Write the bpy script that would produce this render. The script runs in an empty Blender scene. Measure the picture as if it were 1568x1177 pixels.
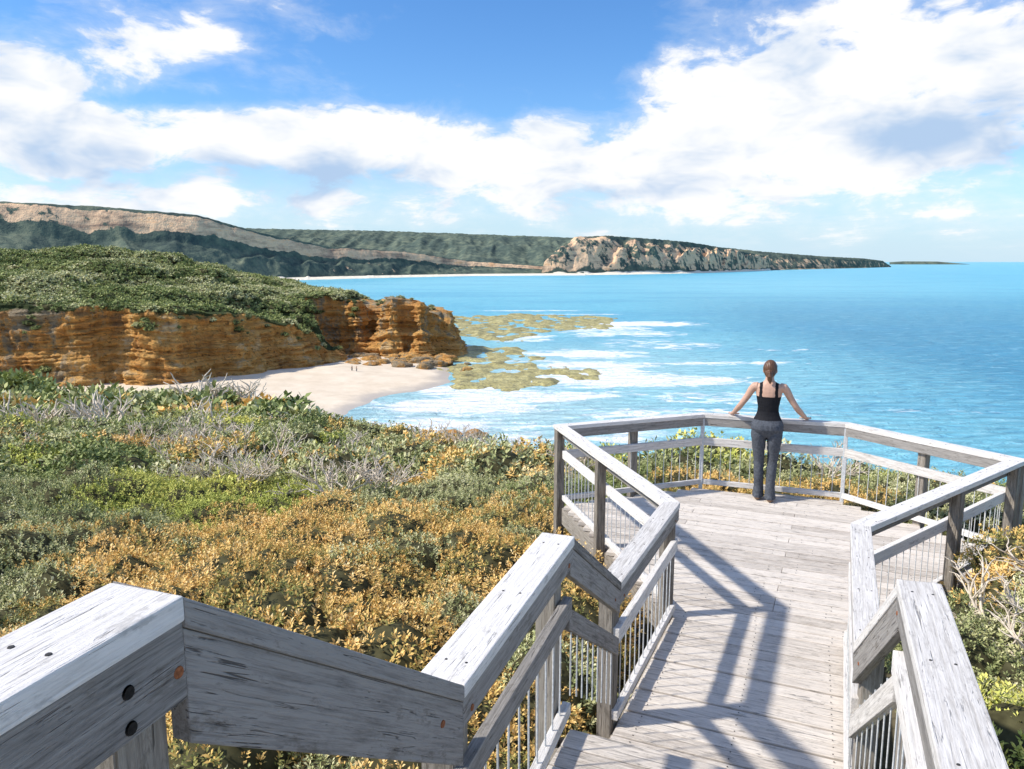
import bpy, bmesh, math, random
import numpy as np
from mathutils import Vector, Matrix
random.seed(7); np.random.seed(7)
sc = bpy.context.scene
COL = sc.collection
# ------------------------------------------------------------------ helpers
def _h(i,j,k):
    i=i.astype(np.int64).astype(np.uint32); j=j.astype(np.int64).astype(np.uint32); k=k.astype(np.int64).astype(np.uint32)
    n=i*np.uint32(374761393)+j*np.uint32(668265263)+k*np.uint32(2246822519)
    n=(n^(n>>np.uint32(13)))*np.uint32(1274126177); n=n^(n>>np.uint32(16))
    return (n&np.uint32(0xffffff)).astype(np.float64)/0xffffff
def vn(x,y,z):
    x,y,z=np.broadcast_arrays(np.asarray(x,float),np.asarray(y,float),np.asarray(z,float))
    xi,yi,zi=np.floor(x),np.floor(y),np.floor(z); fx,fy,fz=x-xi,y-yi,z-zi
    fx=fx*fx*(3-2*fx); fy=fy*fy*(3-2*fy); fz=fz*fz*(3-2*fz)
    def L(a,b,t): return a+(b-a)*t
    c=lambda a,b,d:_h(xi+a,yi+b,zi+d)
    return L(L(L(c(0,0,0),c(1,0,0),fx),L(c(0,1,0),c(1,1,0),fx),fy),L(L(c(0,0,1),c(1,0,1),fx),L(c(0,1,1),c(1,1,1),fx),fy),fz)*2-1
def fbm(x,y,z=0.0,o=4):
    s=0;a=.5;f=1.
    for q in range(o):
        s=s+a*vn(np.asarray(x)*f+q*17.3,np.asarray(y)*f+q*9.1,np.asarray(z)*f+q*3.7); a*=.5; f*=2.03
    return s
def mesh_np(name,V,F,attrs=None,smooth=False,mat=None,parent=None,obj=True):
    V=np.asarray(V,np.float32); F=np.asarray(F,np.int32); k=F.shape[1]
    me=bpy.data.meshes.new(name)
    me.vertices.add(len(V)); me.vertices.foreach_set('co',V.ravel())
    me.loops.add(F.size); me.loops.foreach_set('vertex_index',F.ravel())
    me.polygons.add(len(F)); me.polygons.foreach_set('loop_start',np.arange(0,F.size,k,dtype=np.int32))
    if attrs:
        for n,a in attrs.items():
            at=me.attributes.new(n,'FLOAT','POINT'); at.data.foreach_set('value',np.asarray(a,np.float32).ravel())
    me.update(calc_edges=True); me.validate()
    me.polygons.foreach_set('use_smooth',np.full(len(me.polygons),smooth)); me.update()
    if mat: me.materials.append(mat)
    if not obj: return me
    ob=bpy.data.objects.new(name,me); COL.objects.link(ob)
    if parent: ob.parent=parent
    return ob
def grid_faces(nr,nc):
    i=np.arange(nr-1)[:,None]*nc+np.arange(nc-1)[None,:]
    i=i.ravel(); return np.stack([i,i+1,i+nc+1,i+nc],1)
def empty(name):
    e=bpy.data.objects.new(name,None); COL.objects.link(e); return e
def sdf(px,py,poly):
    P=np.array(poly,float); Q=np.roll(P,-1,0); d=np.full(px.shape,1e9); ins=np.zeros(px.shape,bool)
    for (ax,ay),(bx,by) in zip(P,Q):
        ex,ey=bx-ax,by-ay; t=np.clip(((px-ax)*ex+(py-ay)*ey)/(ex*ex+ey*ey),0,1)
        d=np.minimum(d,np.hypot(px-ax-t*ex,py-ay-t*ey))
        c=((ay>py)!=(by>py))&(px<(bx-ax)*(py-ay)/(by-ay+1e-12)+ax); ins^=c
    return np.where(ins,d,-d)
def sstep(a,b,x):
    t=np.clip((x-a)/(b-a),0,1); return t*t*(3-2*t)
# ------------------------------------------------------------------ node helpers
class NT:
    def __init__(s,nt): s.nt=nt; s.n=nt.nodes; s.l=nt.links
    def new(s,t,**k):
        n=s.n.new(t)
        for a,b in k.items(): setattr(n,a,b)
        return n
    def put(s,inp,v):
        if v is None: return
        if hasattr(v,'is_linked') or hasattr(v,'links'): s.l.new(v,inp)
        else: inp.default_value=v
    def M(s,op,a,b=None,c=None,clamp=False):
        n=s.new('ShaderNodeMath',operation=op); n.use_clamp=clamp
        s.put(n.inputs[0],a); s.put(n.inputs[1],b)
        if c is not None: s.put(n.inputs[2],c)
        return n.outputs[0]
    def noise(s,vec,scale,detail=4,rough=.55,dist=0,out='Fac'):
        n=s.new('ShaderNodeTexNoise'); s.put(n.inputs['Vector'],vec); n.inputs['Scale'].default_value=scale
        n.inputs['Detail'].default_value=detail; n.inputs['Roughness'].default_value=rough; n.inputs['Distortion'].default_value=dist
        return n.outputs[out]
    def map(s,vec,sc=(1,1,1),loc=(0,0,0)):
        n=s.new('ShaderNodeMapping'); s.put(n.inputs['Vector'],vec); n.inputs['Scale'].default_value=sc; n.inputs['Location'].default_value=loc
        return n.outputs[0]
    def ramp(s,fac,stops,interp='LINEAR'):
        n=s.new('ShaderNodeValToRGB'); r=n.color_ramp; r.interpolation=interp
        while len(r.elements)<len(stops): r.elements.new(.5)
        for e,(p,c) in zip(r.elements,stops): e.position=p; e.color=(c[0],c[1],c[2],1) if not isinstance(c,(int,float)) else (c,c,c,1)
        s.put(n.inputs[0],fac); return n.outputs[0]
    def mix(s,f,a,b,mode='MIX'):
        n=s.new('ShaderNodeMix',data_type='RGBA',blend_type=mode)
        s.put(n.inputs[0],f)
        for i,v in ((6,a),(7,b)):
            if isinstance(v,tuple): v=(v[0],v[1],v[2],1)
            s.put(n.inputs[i],v)
        return n.outputs[2]
    def ss(s,x,a,b):
        n=s.new('ShaderNodeMapRange',interpolation_type='SMOOTHSTEP'); s.put(n.inputs[0],x)
        n.inputs[1].default_value=a; n.inputs[2].default_value=b; n.inputs[3].default_value=0; n.inputs[4].default_value=1
        return n.outputs[0]
    def attr(s,name):
        n=s.new('ShaderNodeAttribute',attribute_name=name); return n.outputs['Fac']
    def bump(s,h,strength=.5,dist=.02):
        n=s.new('ShaderNodeBump'); n.inputs['Strength'].default_value=strength; n.inputs['Distance'].default_value=dist
        s.put(n.inputs['Height'],h); return n.outputs[0]
def material(name):
    m=bpy.data.materials.new(name); m.use_nodes=True; t=NT(m.node_tree)
    b=m.node_tree.nodes['Principled BSDF']; return m,t,b
def simple(name,col,rough=.6,spec=.3,nscale=30,var=.25,bump=.0,metal=0):
    m,t,b=material(name); co=t.new('ShaderNodeTexCoord').outputs['Object']
    n=t.noise(co,nscale,3); d=tuple(c*(1-var) for c in col); l=tuple(min(1,c*(1+var)) for c in col)
    t.put(b.inputs['Base Color'],t.ramp(n,[(.3,d),(.7,l)])); b.inputs['Roughness'].default_value=rough
    b.inputs['Specular IOR Level'].default_value=spec; b.inputs['Metallic'].default_value=metal
    if bump: t.put(b.inputs['Normal'],t.bump(n,bump,.01))
    return m
# ------------------------------------------------------------------ camera
PITCH=math.radians(9.05); CAMZ=2.83
cam=bpy.data.cameras.new('camera'); camo=bpy.data.objects.new('camera',cam); COL.objects.link(camo)
cam.sensor_width=36; cam.lens=27.09; cam.clip_start=.05; cam.clip_end=200000
camo.location=(0,0,CAMZ); camo.rotation_euler=(math.pi/2-PITCH,0,0); sc.camera=camo
# ------------------------------------------------------------------ sun + world
SD=Vector((-1.0,-.14,.98)).normalized()
sun=bpy.data.lights.new('sun','SUN'); suno=bpy.data.objects.new('sun',sun); COL.objects.link(suno)
sun.energy=5.0; sun.angle=math.radians(2.2); sun.color=(1,.94,.85)
suno.rotation_euler=SD.to_track_quat('Z','Y').to_euler(); suno.location=(-20,5,30)
w=bpy.data.worlds.new('World'); sc.world=w; w.use_nodes=True
t=NT(w.node_tree); t.n.clear()
outw=t.new('ShaderNodeOutputWorld')
sky=t.new('ShaderNodeTexSky',sky_type='NISHITA'); sky.sun_disc=False
sky.sun_elevation=math.asin(SD.z); sky.sun_rotation=math.atan2(SD.x,SD.y); sky.air_density=1.0; sky.dust_density=.2; sky.ozone_density=2.0; sky.altitude=0
gen=t.new('ShaderNodeTexCoord').outputs['Generated']
sep=t.new('ShaderNodeSeparateXYZ'); t.put(sep.inputs[0],gen)
X,Y,Z=sep.outputs
ay=t.M('MAXIMUM',t.M('ABSOLUTE',Y),.35)
Tx=t.M('DIVIDE',X,ay); Tz=t.M('DIVIDE',Z,ay)
cT=t.new('ShaderNodeCombineXYZ'); t.put(cT.inputs[0],Tx); t.put(cT.inputs[1],Tz); TV=cT.outputs[0]
def blobs(lst,start):
    acc=start
    for cx,cz,rx,rz,amp in lst:
        a=t.new('ShaderNodeVectorMath',operation='MULTIPLY_ADD'); t.put(a.inputs[0],TV); a.inputs[1].default_value=(1/rx,1/rz,0); a.inputs[2].default_value=(-cx/rx,-cz/rz,0)
        d=t.new('ShaderNodeVectorMath',operation='DOT_PRODUCT'); t.put(d.inputs[0],a.outputs[0]); t.put(d.inputs[1],a.outputs[0])
        e=t.M('EXPONENT',t.M('MULTIPLY',d.outputs['Value'],-1)); acc=t.M('MULTIPLY_ADD',e,amp,acc)
    return acc
cmb=t.new('ShaderNodeCombineXYZ'); t.put(cmb.inputs[0],X); t.put(cmb.inputs[1],Y); t.put(cmb.inputs[2],t.M('MULTIPLY',Z,2.2))
warp=t.noise(cmb.outputs[0],7,2,.5,out='Color')
wv=t.new('ShaderNodeVectorMath',operation='MULTIPLY_ADD'); t.put(wv.inputs[0],warp); wv.inputs[1].default_value=(.09,.09,.09); t.put(wv.inputs[2],cmb.outputs[0])
n1=t.noise(wv.outputs[0],10.0,6,.60)
zz=t.M('ADD',t.M('MAXIMUM',Z,0),.06)
cp=t.new('ShaderNodeCombineXYZ'); t.put(cp.inputs[0],t.M('DIVIDE',X,zz)); t.put(cp.inputs[1],t.M('DIVIDE',Y,zz))
n2=t.noise(t.map(cp.outputs[0],(.9,.45,1)),1.5,5,.62,.4)
dens=blobs([(-.36,.145,.24,.038,.25),(-.20,.165,.10,.03,.16),(-.60,.20,.14,.06,.17),(-.38,.27,.14,.035,.17),(.10,.118,.26,.040,.24),
  (.27,.205,.12,.065,.27),(.55,.25,.20,.08,.22),(.46,.15,.27,.05,.22),(0,.275,.20,.07,-.36),(-.16,.24,.10,.03,-.16),(-.36,.200,.2,.010,-.14),(-.50,.08,.3,.025,.16),(.25,.07,.4,.02,.08)],
  t.M('ADD',t.M('MULTIPLY',n1,.78),t.M('MULTIPLY',n2,.28)))
mask=t.ss(dens,.54,.68)
thin=t.M('MULTIPLY',t.ss(dens,.42,.72),.45)
mask=t.M('MAXIMUM',mask,thin)
off=t.new('ShaderNodeVectorMath',operation='ADD'); t.put(off.inputs[0],wv.outputs[0]); off.inputs[1].default_value=(.03,0,-.06)
n3=t.noise(off.outputs[0],8.0,4,.58)
shade=t.ss(blobs([(.52,.160,.18,.040,.30),(.62,.26,.12,.03,.2),(-.25,.108,.24,.020,.25),(-.58,.13,.16,.03,.24),(-.60,.25,.13,.03,.14),(.25,.09,.2,.02,.08)],n3),.47,.86)
ccol=t.mix(shade,(1.0,1.0,1.0),(.45,.61,.84))
hs=t.new('ShaderNodeHueSaturation'); hs.inputs['Saturation'].default_value=1.2; t.put(hs.inputs['Color'],sky.outputs[0])
tint=t.mix(1.0,hs.outputs[0],(.80,1.0,1.22),'MULTIPLY')
bg1=t.new('ShaderNodeBackground'); t.put(bg1.inputs[0],tint); bg1.inputs[1].default_value=.15
bgh=t.new('ShaderNodeBackground'); bgh.inputs[0].default_value=(.62,.82,.97,1); bgh.inputs[1].default_value=.98
bg2=t.new('ShaderNodeBackground'); t.put(bg2.inputs[0],ccol); bg2.inputs[1].default_value=1.04
mh=t.new('ShaderNodeMixShader'); t.put(mh.inputs[0],t.M('MULTIPLY',t.ss(Tz,.17,.0),.92)); t.l.new(bg1.outputs[0],mh.inputs[1]); t.l.new(bgh.outputs[0],mh.inputs[2])
mx=t.new('ShaderNodeMixShader'); t.put(mx.inputs[0],t.M('MULTIPLY',mask,t.ss(Tz,-.01,.05))); t.l.new(mh.outputs[0],mx.inputs[1]); t.l.new(bg2.outputs[0],mx.inputs[2])
t.l.new(mx.outputs[0],outw.inputs[0])
sc.view_settings.view_transform='Standard'; sc.view_settings.look='None'; sc.view_settings.exposure=0
SEA=-27.0
# ------------------------------------------------------------------ materials
def wood(name,dark,light,grain=1.0,blot=.35,spots=.8):
    m,t,b=material(name)
    co=t.new('ShaderNodeTexCoord').outputs['Object']; oi=t.new('ShaderNodeObjectInfo')
    rnd=oi.outputs['Random']
    add=t.new('ShaderNodeVectorMath',operation='ADD'); t.put(add.inputs[0],co)
    cm=t.new('ShaderNodeCombineXYZ'); t.put(cm.inputs[0],t.M('MULTIPLY',rnd,37.)); t.put(cm.inputs[1],t.M('MULTIPLY',rnd,11.)); t.put(add.inputs[1],cm.outputs[0])
    v=add.outputs[0]
    g=t.noise(t.map(v,(3.5,110,110)),1,6,.78,.30)
    bl=t.noise(t.map(v,(5.0,30,30)),1,5,.72,.5)
    cr=t.noise(t.map(v,(1.5,52,52),(3,5,2)),1,2,.5,.5)
    crack=t.M('SUBTRACT',1,t.ss(t.M('ABSOLUTE',t.M('SUBTRACT',cr,.5)),.0,.022))
    crack=t.M('MULTIPLY',crack,t.ss(bl,.50,.60))
    f=t.M('ADD',t.M('MULTIPLY',g,.60),t.M('MULTIPLY',bl,.40)); f=t.M('ADD',f,t.M('MULTIPLY',t.M('SUBTRACT',rnd,.5),.13))
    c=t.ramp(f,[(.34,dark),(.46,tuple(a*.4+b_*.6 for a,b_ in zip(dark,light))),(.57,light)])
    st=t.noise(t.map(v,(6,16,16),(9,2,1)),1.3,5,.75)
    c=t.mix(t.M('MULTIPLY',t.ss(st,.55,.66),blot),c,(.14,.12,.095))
    c=t.mix(t.M('MULTIPLY',crack,spots),c,(.06,.05,.042))
    t.put(b.inputs['Base Color'],c); b.inputs['Roughness'].default_value=.85; b.inputs['Specular IOR Level'].default_value=.15
    t.put(b.inputs['Normal'],t.bump(t.M('SUBTRACT',g,crack),.7*grain,.006))
    return m
M_wood=wood('weathered_timber',(.45,.415,.37),(.85,.81,.755),1.0,.32,.6)
M_side_shade=wood('weathered_timber_shaded',(.080,.072,.064),(.37,.345,.315),1.2,.5,.8)  # shade painted in: darker timber copy for rail faces turned from the sun
M_post=wood('weathered_post_timber',(.10,.083,.065),(.42,.375,.315),1.4,.55)
M_deck=wood('deck_timber',(.35,.30,.25),(.80,.725,.635),1.2,.34,.7)
M_rod=simple('galvanised_steel',(.62,.63,.62),.45,.5,60,.2)
M_rust=simple('rusty_bolt',(.28,.10,.04),.8,.2,200,.5,.3)
M_dark=simple('dark_bolt',(.05,.045,.04),.6,.3,200,.4)
# ------------------------------------------------------------------ boards
def board(parent,name,p0,p1,y0,y1,z0,z1,mat,ka0=0,ka1=0,bev=.004):
    p0=Vector(p0); p1=Vector(p1); d=p1-p0; L=d.length; ex=d.normalized(); h=math.hypot(ex.x,ex.y)
    ey=Vector((0,0,1)).cross(ex).normalized(); ez=ex.cross(ey)
    kz=ex.z/h if h>1e-4 else 0
    bm=bmesh.new(); vs=[]
    for xe in (0,1):
        for y in (y0,y1):
            for z in (z0,z1):
                x=(0 if xe==0 else L)+y*(ka0 if xe==0 else ka1)+z*kz
                vs.append(bm.verts.new((x-L/2,y,z)))
    for f in ((0,1,3,2),(4,6,7,5),(0,4,5,1),(2,3,7,6),(0,2,6,4),(1,5,7,3)): bm.faces.new([vs[i] for i in f])
    bmesh.ops.recalc_face_normals(bm,faces=bm.faces)
    if bev: bmesh.ops.bevel(bm,geom=bm.edges[:],offset=bev,segments=2,affect='EDGES',profile=.6)
    me=bpy.data.meshes.new(name); bm.to_mesh(me); bm.free(); me.materials.append(mat)
    ob=bpy.data.objects.new(name,me); COL.objects.link(ob); ob.parent=parent
    mm=Matrix((ex,ey,ez)).transposed().to_4x4(); mm.translation=(p0+p1)/2; ob.matrix_world=mm
    return ob
def post(parent,x,y,z0,z1,sx=.09,mat=None,ang=0,name='post'):
    bm=bmesh.new(); L=z1-z0
    bmesh.ops.create_cube(bm,size=1); 
    for v in bm.verts: v.co=Vector((v.co.x*L,v.co.y*sx,v.co.z*sx))
    bmesh.ops.bevel(bm,geom=bm.edges[:],offset=min(.005,sx*.15),segments=2,affect='EDGES')
    me=bpy.data.meshes.new(name); bm.to_mesh(me); bm.free(); me.materials.append(mat or M_post)
    ob=bpy.data.objects.new(name,me); COL.objects.link(ob); ob.parent=parent
    ex=Vector((0,0,1)); ey=Vector((math.cos(ang),math.sin(ang),0)); ez=ex.cross(ey)
    mm=Matrix((ex,ey,ez)).transposed().to_4x4(); mm.translation=(x,y,(z0+z1)/2); ob.matrix_world=mm
def rods(parent,name,segs,r=.006,n=6):
    V=[];F=[]
    for a,b in segs:
        a=np.array(a,float); b=np.array(b,float); d=b-a; d/=np.linalg.norm(d)
        u=np.cross(d,[0,1,0] if abs(d[1])<.9 else [1,0,0]); u/=np.linalg.norm(u); v=np.cross(d,u); o=len(V)
        for P in (a,b):
            for i in range(n):
                th=2*math.pi*i/n; V.append(P+r*(math.cos(th)*u+math.sin(th)*v))
        for i in range(n): F.append((o+i,o+(i+1)%n,o+n+(i+1)%n,o+n+i))
    return mesh_np(name,V,F,smooth=True,mat=M_rod,parent=parent)
_boltm={}
def bolt(parent,p,nrm,r=.012,mat=None,h=.006,name='bolt_head'):
    key=(r,h,(mat or M_rust).name)
    if key not in _boltm:
        bm=bmesh.new(); bmesh.ops.create_cone(bm,cap_ends=True,segments=12,radius1=r,radius2=r*.8,depth=h)
        me=bpy.data.meshes.new(name); bm.to_mesh(me); bm.free(); me.materials.append(mat or M_rust); _boltm[key]=me
    ob=bpy.data.objects.new(name,_boltm[key]); COL.objects.link(ob); ob.parent=parent
    mm=Vector(nrm).to_track_quat('Z','Y').to_matrix().to_4x4(); mm.translation=p; ob.matrix_world=mm
EX=[-200,-75,-60,-44,-36,-20,-11.4,-7,-3.7,-1.75,.9,3,6,8,9,10,11]; EY=[108,98,90,70,72,58,38,30.5,25.5,21,16.5,15.5,13.5,9,3,-20,-60]
ye=lambda x:np.interp(x,EX,EY)
def ground_top(x,y):
    x=np.asarray(x,float); y=np.asarray(y,float)
    z=.10-.160*np.maximum(0,y-6)+.12*np.maximum(0,3-y)
    z=z+.30*sstep(.5,2.5,x)*sstep(20,12,y)
    past=y-ye(x)
    z=z-np.where(past>0,.95*past*sstep(0,2,past),0)
    z=z-.25*np.maximum(0,x-6.5)
    return np.maximum(z,-27.6)
def ground(x,y): return ground_top(x,y)-.62
L0=(-1.22,-.66,2.28);P1=(-.623,1.243,2.28);P2=(-.217,2.18,1.57);P3=(.217,3.455,1.57);G=(.589,4.36,.95);A=(1.26,5.88,.95)
B=(.564,8.80,.95);C=(2.405,9.51,.95);D=(3.954,8.91,.95);E=(4.892,7.235,.95);F_=(2.525,5.35,.95);H=(1.777,3.59,.95)
Q3=(1.60,2.87,1.59);Q2=(1.06,1.52,1.59);Q1=(.64,.55,2.28);R0=(.22,-.55,2.28)
rail=[L0,P1,P2,P3,G,A,B,C,D,E,F_,H,Q3,Q2,Q1,R0]
deckz=[1.33,None,.62,None,0,0,0,0,0,0,0,None,.62,None,1.33]
rl=empty('timber_railing')
def hang(a,b): return math.atan2(b[1]-a[1],b[0]-a[0])
n=len(rail); rodsegs=[]
for i in range(n-1):
    a,b=rail[i],rail[i+1]; va,vb=Vector(a),Vector(b)
    th0=hang(rail[i-1],a) if i>0 else hang(a,b); th=hang(a,b); th1=hang(b,rail[i+2]) if i<n-2 else th
    def wrap(q): return (q+math.pi)%(2*math.pi)-math.pi
    k0=math.tan(wrap(th-th0)/2); k1=-math.tan(wrap(th1-th)/2)
    slope=abs(a[2]-b[2])>.05; big=i in(0,1)
    wd=.080 if i in (0,1,2,12,13) else .068
    cap=.045
    board(rl,'handrail_cap',va,vb,-wd,wd,-cap,0,M_side_shade if i in(1,3) else M_wood,k0,k1,.005)
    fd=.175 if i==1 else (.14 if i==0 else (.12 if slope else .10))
    board(rl,'side_rail',va,vb,-wd+.006,-wd+.048,-cap-.001-fd,-cap-.001,M_side_shade,k0,k1,.004)
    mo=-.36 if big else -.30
    board(rl,'mid_rail',va,vb,-wd+.008,-wd+.050,mo-.095,mo,M_side_shade if i<4 else M_wood,k0,k1,.004)
    L=(vb-va).length; ex=(vb-va).normalized(); left=Vector((0,0,1)).cross(ex).normalized()
    dz=deckz[i]
    if dz is not None:
        drop=a[2]-dz
        board(rl,'bottom_rail',va,vb,-wd+.008,-wd+.050,-drop+.05,-drop+.11,M_wood,k0,k1,.004)
    else: drop=.88
    step=.115; m=int(L/step); 
    for q in range(1,m):
        p=va+ex*(q*L/m)-left*(wd-.030); jt=random.uniform(-.003,.003)
        rodsegs.append(((p.x,p.y,p.z+mo-.06),(p.x+jt,p.y+jt,p.z-drop+.08)))
    nin=-left
    if i in (0,1,2,3,4,11,12,13):
        for s_ in (.05,.94):
            for zz_ in ((-.05,-.11) if i==0 else (-.06,)):
                up=ex.cross(left); up=-up if up.z<0 else up
                p=va+ex*(L*s_ if i!=0 else L-.13)+nin*(wd-.0055)+up*(-cap-.01+zz_)
                bolt(rl,p,nin,.013 if i<3 else .01,M_dark if i==0 else M_rust)
    if not slope:
        for s_ in np.arange(.12,L-.05,.55):
            for yy in (-.035,.035):
                up=Vector((0,0,1)); bolt(rl,va+ex*s_+left*yy+up*.0005,up,.0055,M_dark,.002,'nail_head')
rods(rl,'balusters',rodsegs,.0042)
def gz(x,y): return float(ground(np.array([x]),np.array([y]))[0])-.3
for i,p in enumerate(rail[1:-1],1):
    if p in (C,D):
        post(rl,p[0]*.995,p[1]*.995,-.25,p[2]-.05,.045,M_rod,hang(C,D)); continue
    th=hang(rail[i],rail[i+1]); lft=Vector((-math.sin(th),math.cos(th),0))
    if i in (1,): th=hang(rail[i-1],rail[i]); lft=Vector((-math.sin(th),math.cos(th),0))
    q=Vector(p)+lft*.022
    if i in (1,2,3,4): q=q-Vector((math.cos(th),math.sin(th),0))*(.07 if i in(1,3) else -.07)
    post(rl,q.x,q.y,gz(q.x,q.y),p[2]-.048,.095 if i>2 else .115,M_post,th)
for a,b,f in ((A,B,.52),(B,C,.5),(D,E,.5),(E,F_,.47),(E,F_,.05),(G,A,.02),(F_,H,.1),(L0,P1,.3)):
    th=hang(a,b); lft=Vector((-math.sin(th),math.cos(th),0)); q=Vector(a).lerp(Vector(b),f)+lft*.024
    post(rl,q.x,q.y,gz(q.x,q.y),q.z-.05,.09,M_post,th)
# ------------------------------------------------------------------ deck
dv=Vector((.4,.9165,0)); rv=Vector((.9165,-.4,0))
def SW(s,w_,z=0): v=dv*s+rv*w_; return Vector((v.x,v.y,z))
dk=empty('timber_deck')
polyS=[(3.3,-1.16),(5.9,-1.15),(8.29,-2.95),(9.64,-1.58),(9.70,.04),(8.59,1.54),(5.91,.135),(3.3,.25)]
def wrange(s):
    ws=[]
    for (s0,w0),(s1,w1) in zip(polyS,polyS[1:]+polyS[:1]):
        if (s0-s)*(s1-s)<0: ws.append(w0+(w1-w0)*(s-s0)/(s1-s0))
    return (min(ws),max(ws)) if len(ws)>=2 else None
s=3.38; bw=.132
nails=[]; kq=0
while s<9.68:
    r=wrange(s)
    if r and r[1]-r[0]>.2:
        a,b=r; zj=random.uniform(-.0035,.0035)
        parts=[(a,b)]
        if s>6.3:
            c=(-.42,-1.5,.35)[kq%3] if random.random()<.8 else -.42
            if a+.4<c<b-.4: parts=[(a,c-.0015),(c+.0015,b)]
        for (p,q) in parts:
            board(dk,'deck_board',SW(s,p,0),SW(s+random.uniform(-.003,.003),q,0),-bw/2,bw/2,-.04+zj,zj,M_deck,bev=.006)
            for wq in (p+.12,q-.12,(p+q)/2): nails.append((s,wq))
    s+=bw+.011; kq+=1
for (s_,w_) in nails:
    for o in (-.035,.035): bolt(dk,SW(s_+o,w_,.0045),(0,0,1),.0045,M_dark,.002,'nail_head')
pp=[SW(a,b) for a,b in polyS]
for i in range(len(pp)):
    a,b=pp[i],pp[(i+1)%len(pp)]
    board(dk,'edge_bearer',a+Vector((0,0,-.045)),b+Vector((0,0,-.045)),-.02,.025,-.2,0,M_post)
for sj in (3.6,4.6,5.6,6.6,7.6,8.6,9.4):
    r=wrange(sj); board(dk,'joist',SW(sj,r[0]+.05,-.05),SW(sj,r[1]-.05,-.05),-.025,.025,-.16,0,M_post)
for (s_,w_) in ((4.3,-1.1),(4.3,.15),(8.2,-2.7),(8.5,1.3),(9.3,-1.5),(9.3,0)):
    q=SW(s_,w_); post(dk,q.x,q.y,gz(q.x,q.y)-.3,-.22,.12,M_post)
st=empty('timber_stairs')
def tread(s0,s1,z,wl=-1.13,wr=.25,name='tread'):
    nn=max(1,round((s1-s0)/.14)); b=(s1-s0)/nn
    for k in range(nn):
        sm=s0+b*(k+.5); board(st,name,SW(sm,wl,z),SW(sm,wr,z),-b/2+.004,b/2-.004,-.045,0,M_deck,bev=.005)
tread(3.48,3.78,.207); tread(3.2,3.49,.413); tread(1.92,3.22,.62,-1.1,.3,'landing_board')
for k,zq in enumerate((.7975,.975,1.1525)): tread(1.92-.255*(k+1)+.0,1.92-.255*k+.02,zq,-1.03,.3)
tread(-1.2,1.17,1.33,-1.0,.35,'landing_board')
for (s0,z0,s1,z1) in ((3.2,.60,3.95,.03),(.95,1.31,1.95,.63)):
    for w_ in (-1.13,.28):
        board(st,'stringer',SW(s0,w_,z0),SW(s1,w_,z1),-.02,.02,-.25,-.02,M_post)
for s_,z_ in ((3.70,.16),(3.42,.365),(3.15,.57)):
    board(st,'riser',SW(s_,-1.1,z_),SW(s_,.24,z_),-.01,.01,-.16,0,M_post)
for s_,w_ in ((2.0,-1.0),(2.0,.2),(3.1,-1.1),(3.1,.2),(.9,-.9),(.9,.2),(-.8,-.9),(-.8,.2)):
    q=SW(s_,w_); post(st,q.x,q.y,gz(q.x,q.y)-.3,(.56 if s_>1.5 else 1.27),.1,M_post)
# ------------------------------------------------------------------ sea
def smesh_axis(n,near,far,c0=0):
    u=np.linspace(-1,1,n); k=math.asinh(far/near); return c0+near*np.sinh(u*k)
xs=smesh_axis(460,90,90000); ys=220+smesh_axis(460,90,90000)
XX,YY=np.meshgrid(xs,ys)
wx=XX+11*fbm(XX*.04,YY*.04,1.3,3); wy=YY+9*fbm(XX*.04,YY*.05,7.3,3)
foam=np.zeros_like(XX)
for (cx,cy,rx,ry,am) in [(28,194,36,15,1.02),(22,224,22,11,1.),(4,170,28,9,1.),(-14,158,22,10,1.),(-14,176,12,8,1.),(60,375,38,20,1.02),(44,328,36,26,.76),(52,280,30,24,.68),(24,207,18,10,1.),
    (51,197,9,4,1.2),(14,478,44,7,1.05),(-15,140,26,10,.9),(35,150,34,9,.74),(10,128,26,9,.68),(45,168,28,9,.70),(24,252,26,15,.98),(46,350,22,10,1.),(62,228,28,6,.82),(-14,115,24,10,.75),(38,445,32,7,.88),(4,305,16,22,.8),(80,150,30,4,.5),(95,260,34,5,.55),(10,212,38,50,.56)]:
    foam=np.maximum(foam,am*np.exp(-((((wx-cx)/rx)**2+((wy-cy)/ry)**2))**1.8))
shal=np.clip(1.4-np.hypot((XX-2)/100,(YY-210)/200)*1.0,0,1)
shal=np.maximum(shal,np.exp(-((XX+60)/500)**2-((YY-1150)/600)**2)*.95)
milky=np.maximum(np.exp(-((XX+8)/38)**2-((YY-152)/38)**2),.55*np.exp(-((XX-22)/40)**2-((YY-215)/60)**2))
deep=sstep(10,120,XX-YY*.10)*sstep(900,300,YY)
sv=np.stack([XX.ravel(),YY.ravel(),np.full(XX.size,SEA)],1)
m,t,b=material('sea_water')
co=t.new('ShaderNodeTexCoord').outputs['Object']
fo=t.attr('foam'); sh=t.attr('shallow'); dp=t.attr('deep')
base=t.mix(dp,(.14,.53,.68),(.035,.28,.45))
base=t.mix(t.M('MULTIPLY',sh,.8),base,(.28,.66,.73))
big=t.noise(t.map(co,(.006,.018,1)),1,4,.6,.3)
base=t.mix(t.M('MULTIPLY',t.ss(big,.46,.62),.32),base,(.05,.34,.55))
base=t.mix(t.M('MULTIPLY',t.attr('milky'),.78),base,(.60,.77,.75))
wv_=t.noise(t.map(co,(.16,.38,1)),1,5,.70,.8)
base=t.mix(t.M('MULTIPLY',t.ss(wv_,.52,.68),.50),base,(.42,.76,.84))
base=t.mix(t.M('MULTIPLY',t.ss(wv_,.47,.34),t.M('MULTIPLY_ADD',dp,.40,.28)),base,(.015,.19,.37))
fn=t.noise(t.map(co,(.10,.17,1)),1.0,7,.72,1.2)
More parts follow.
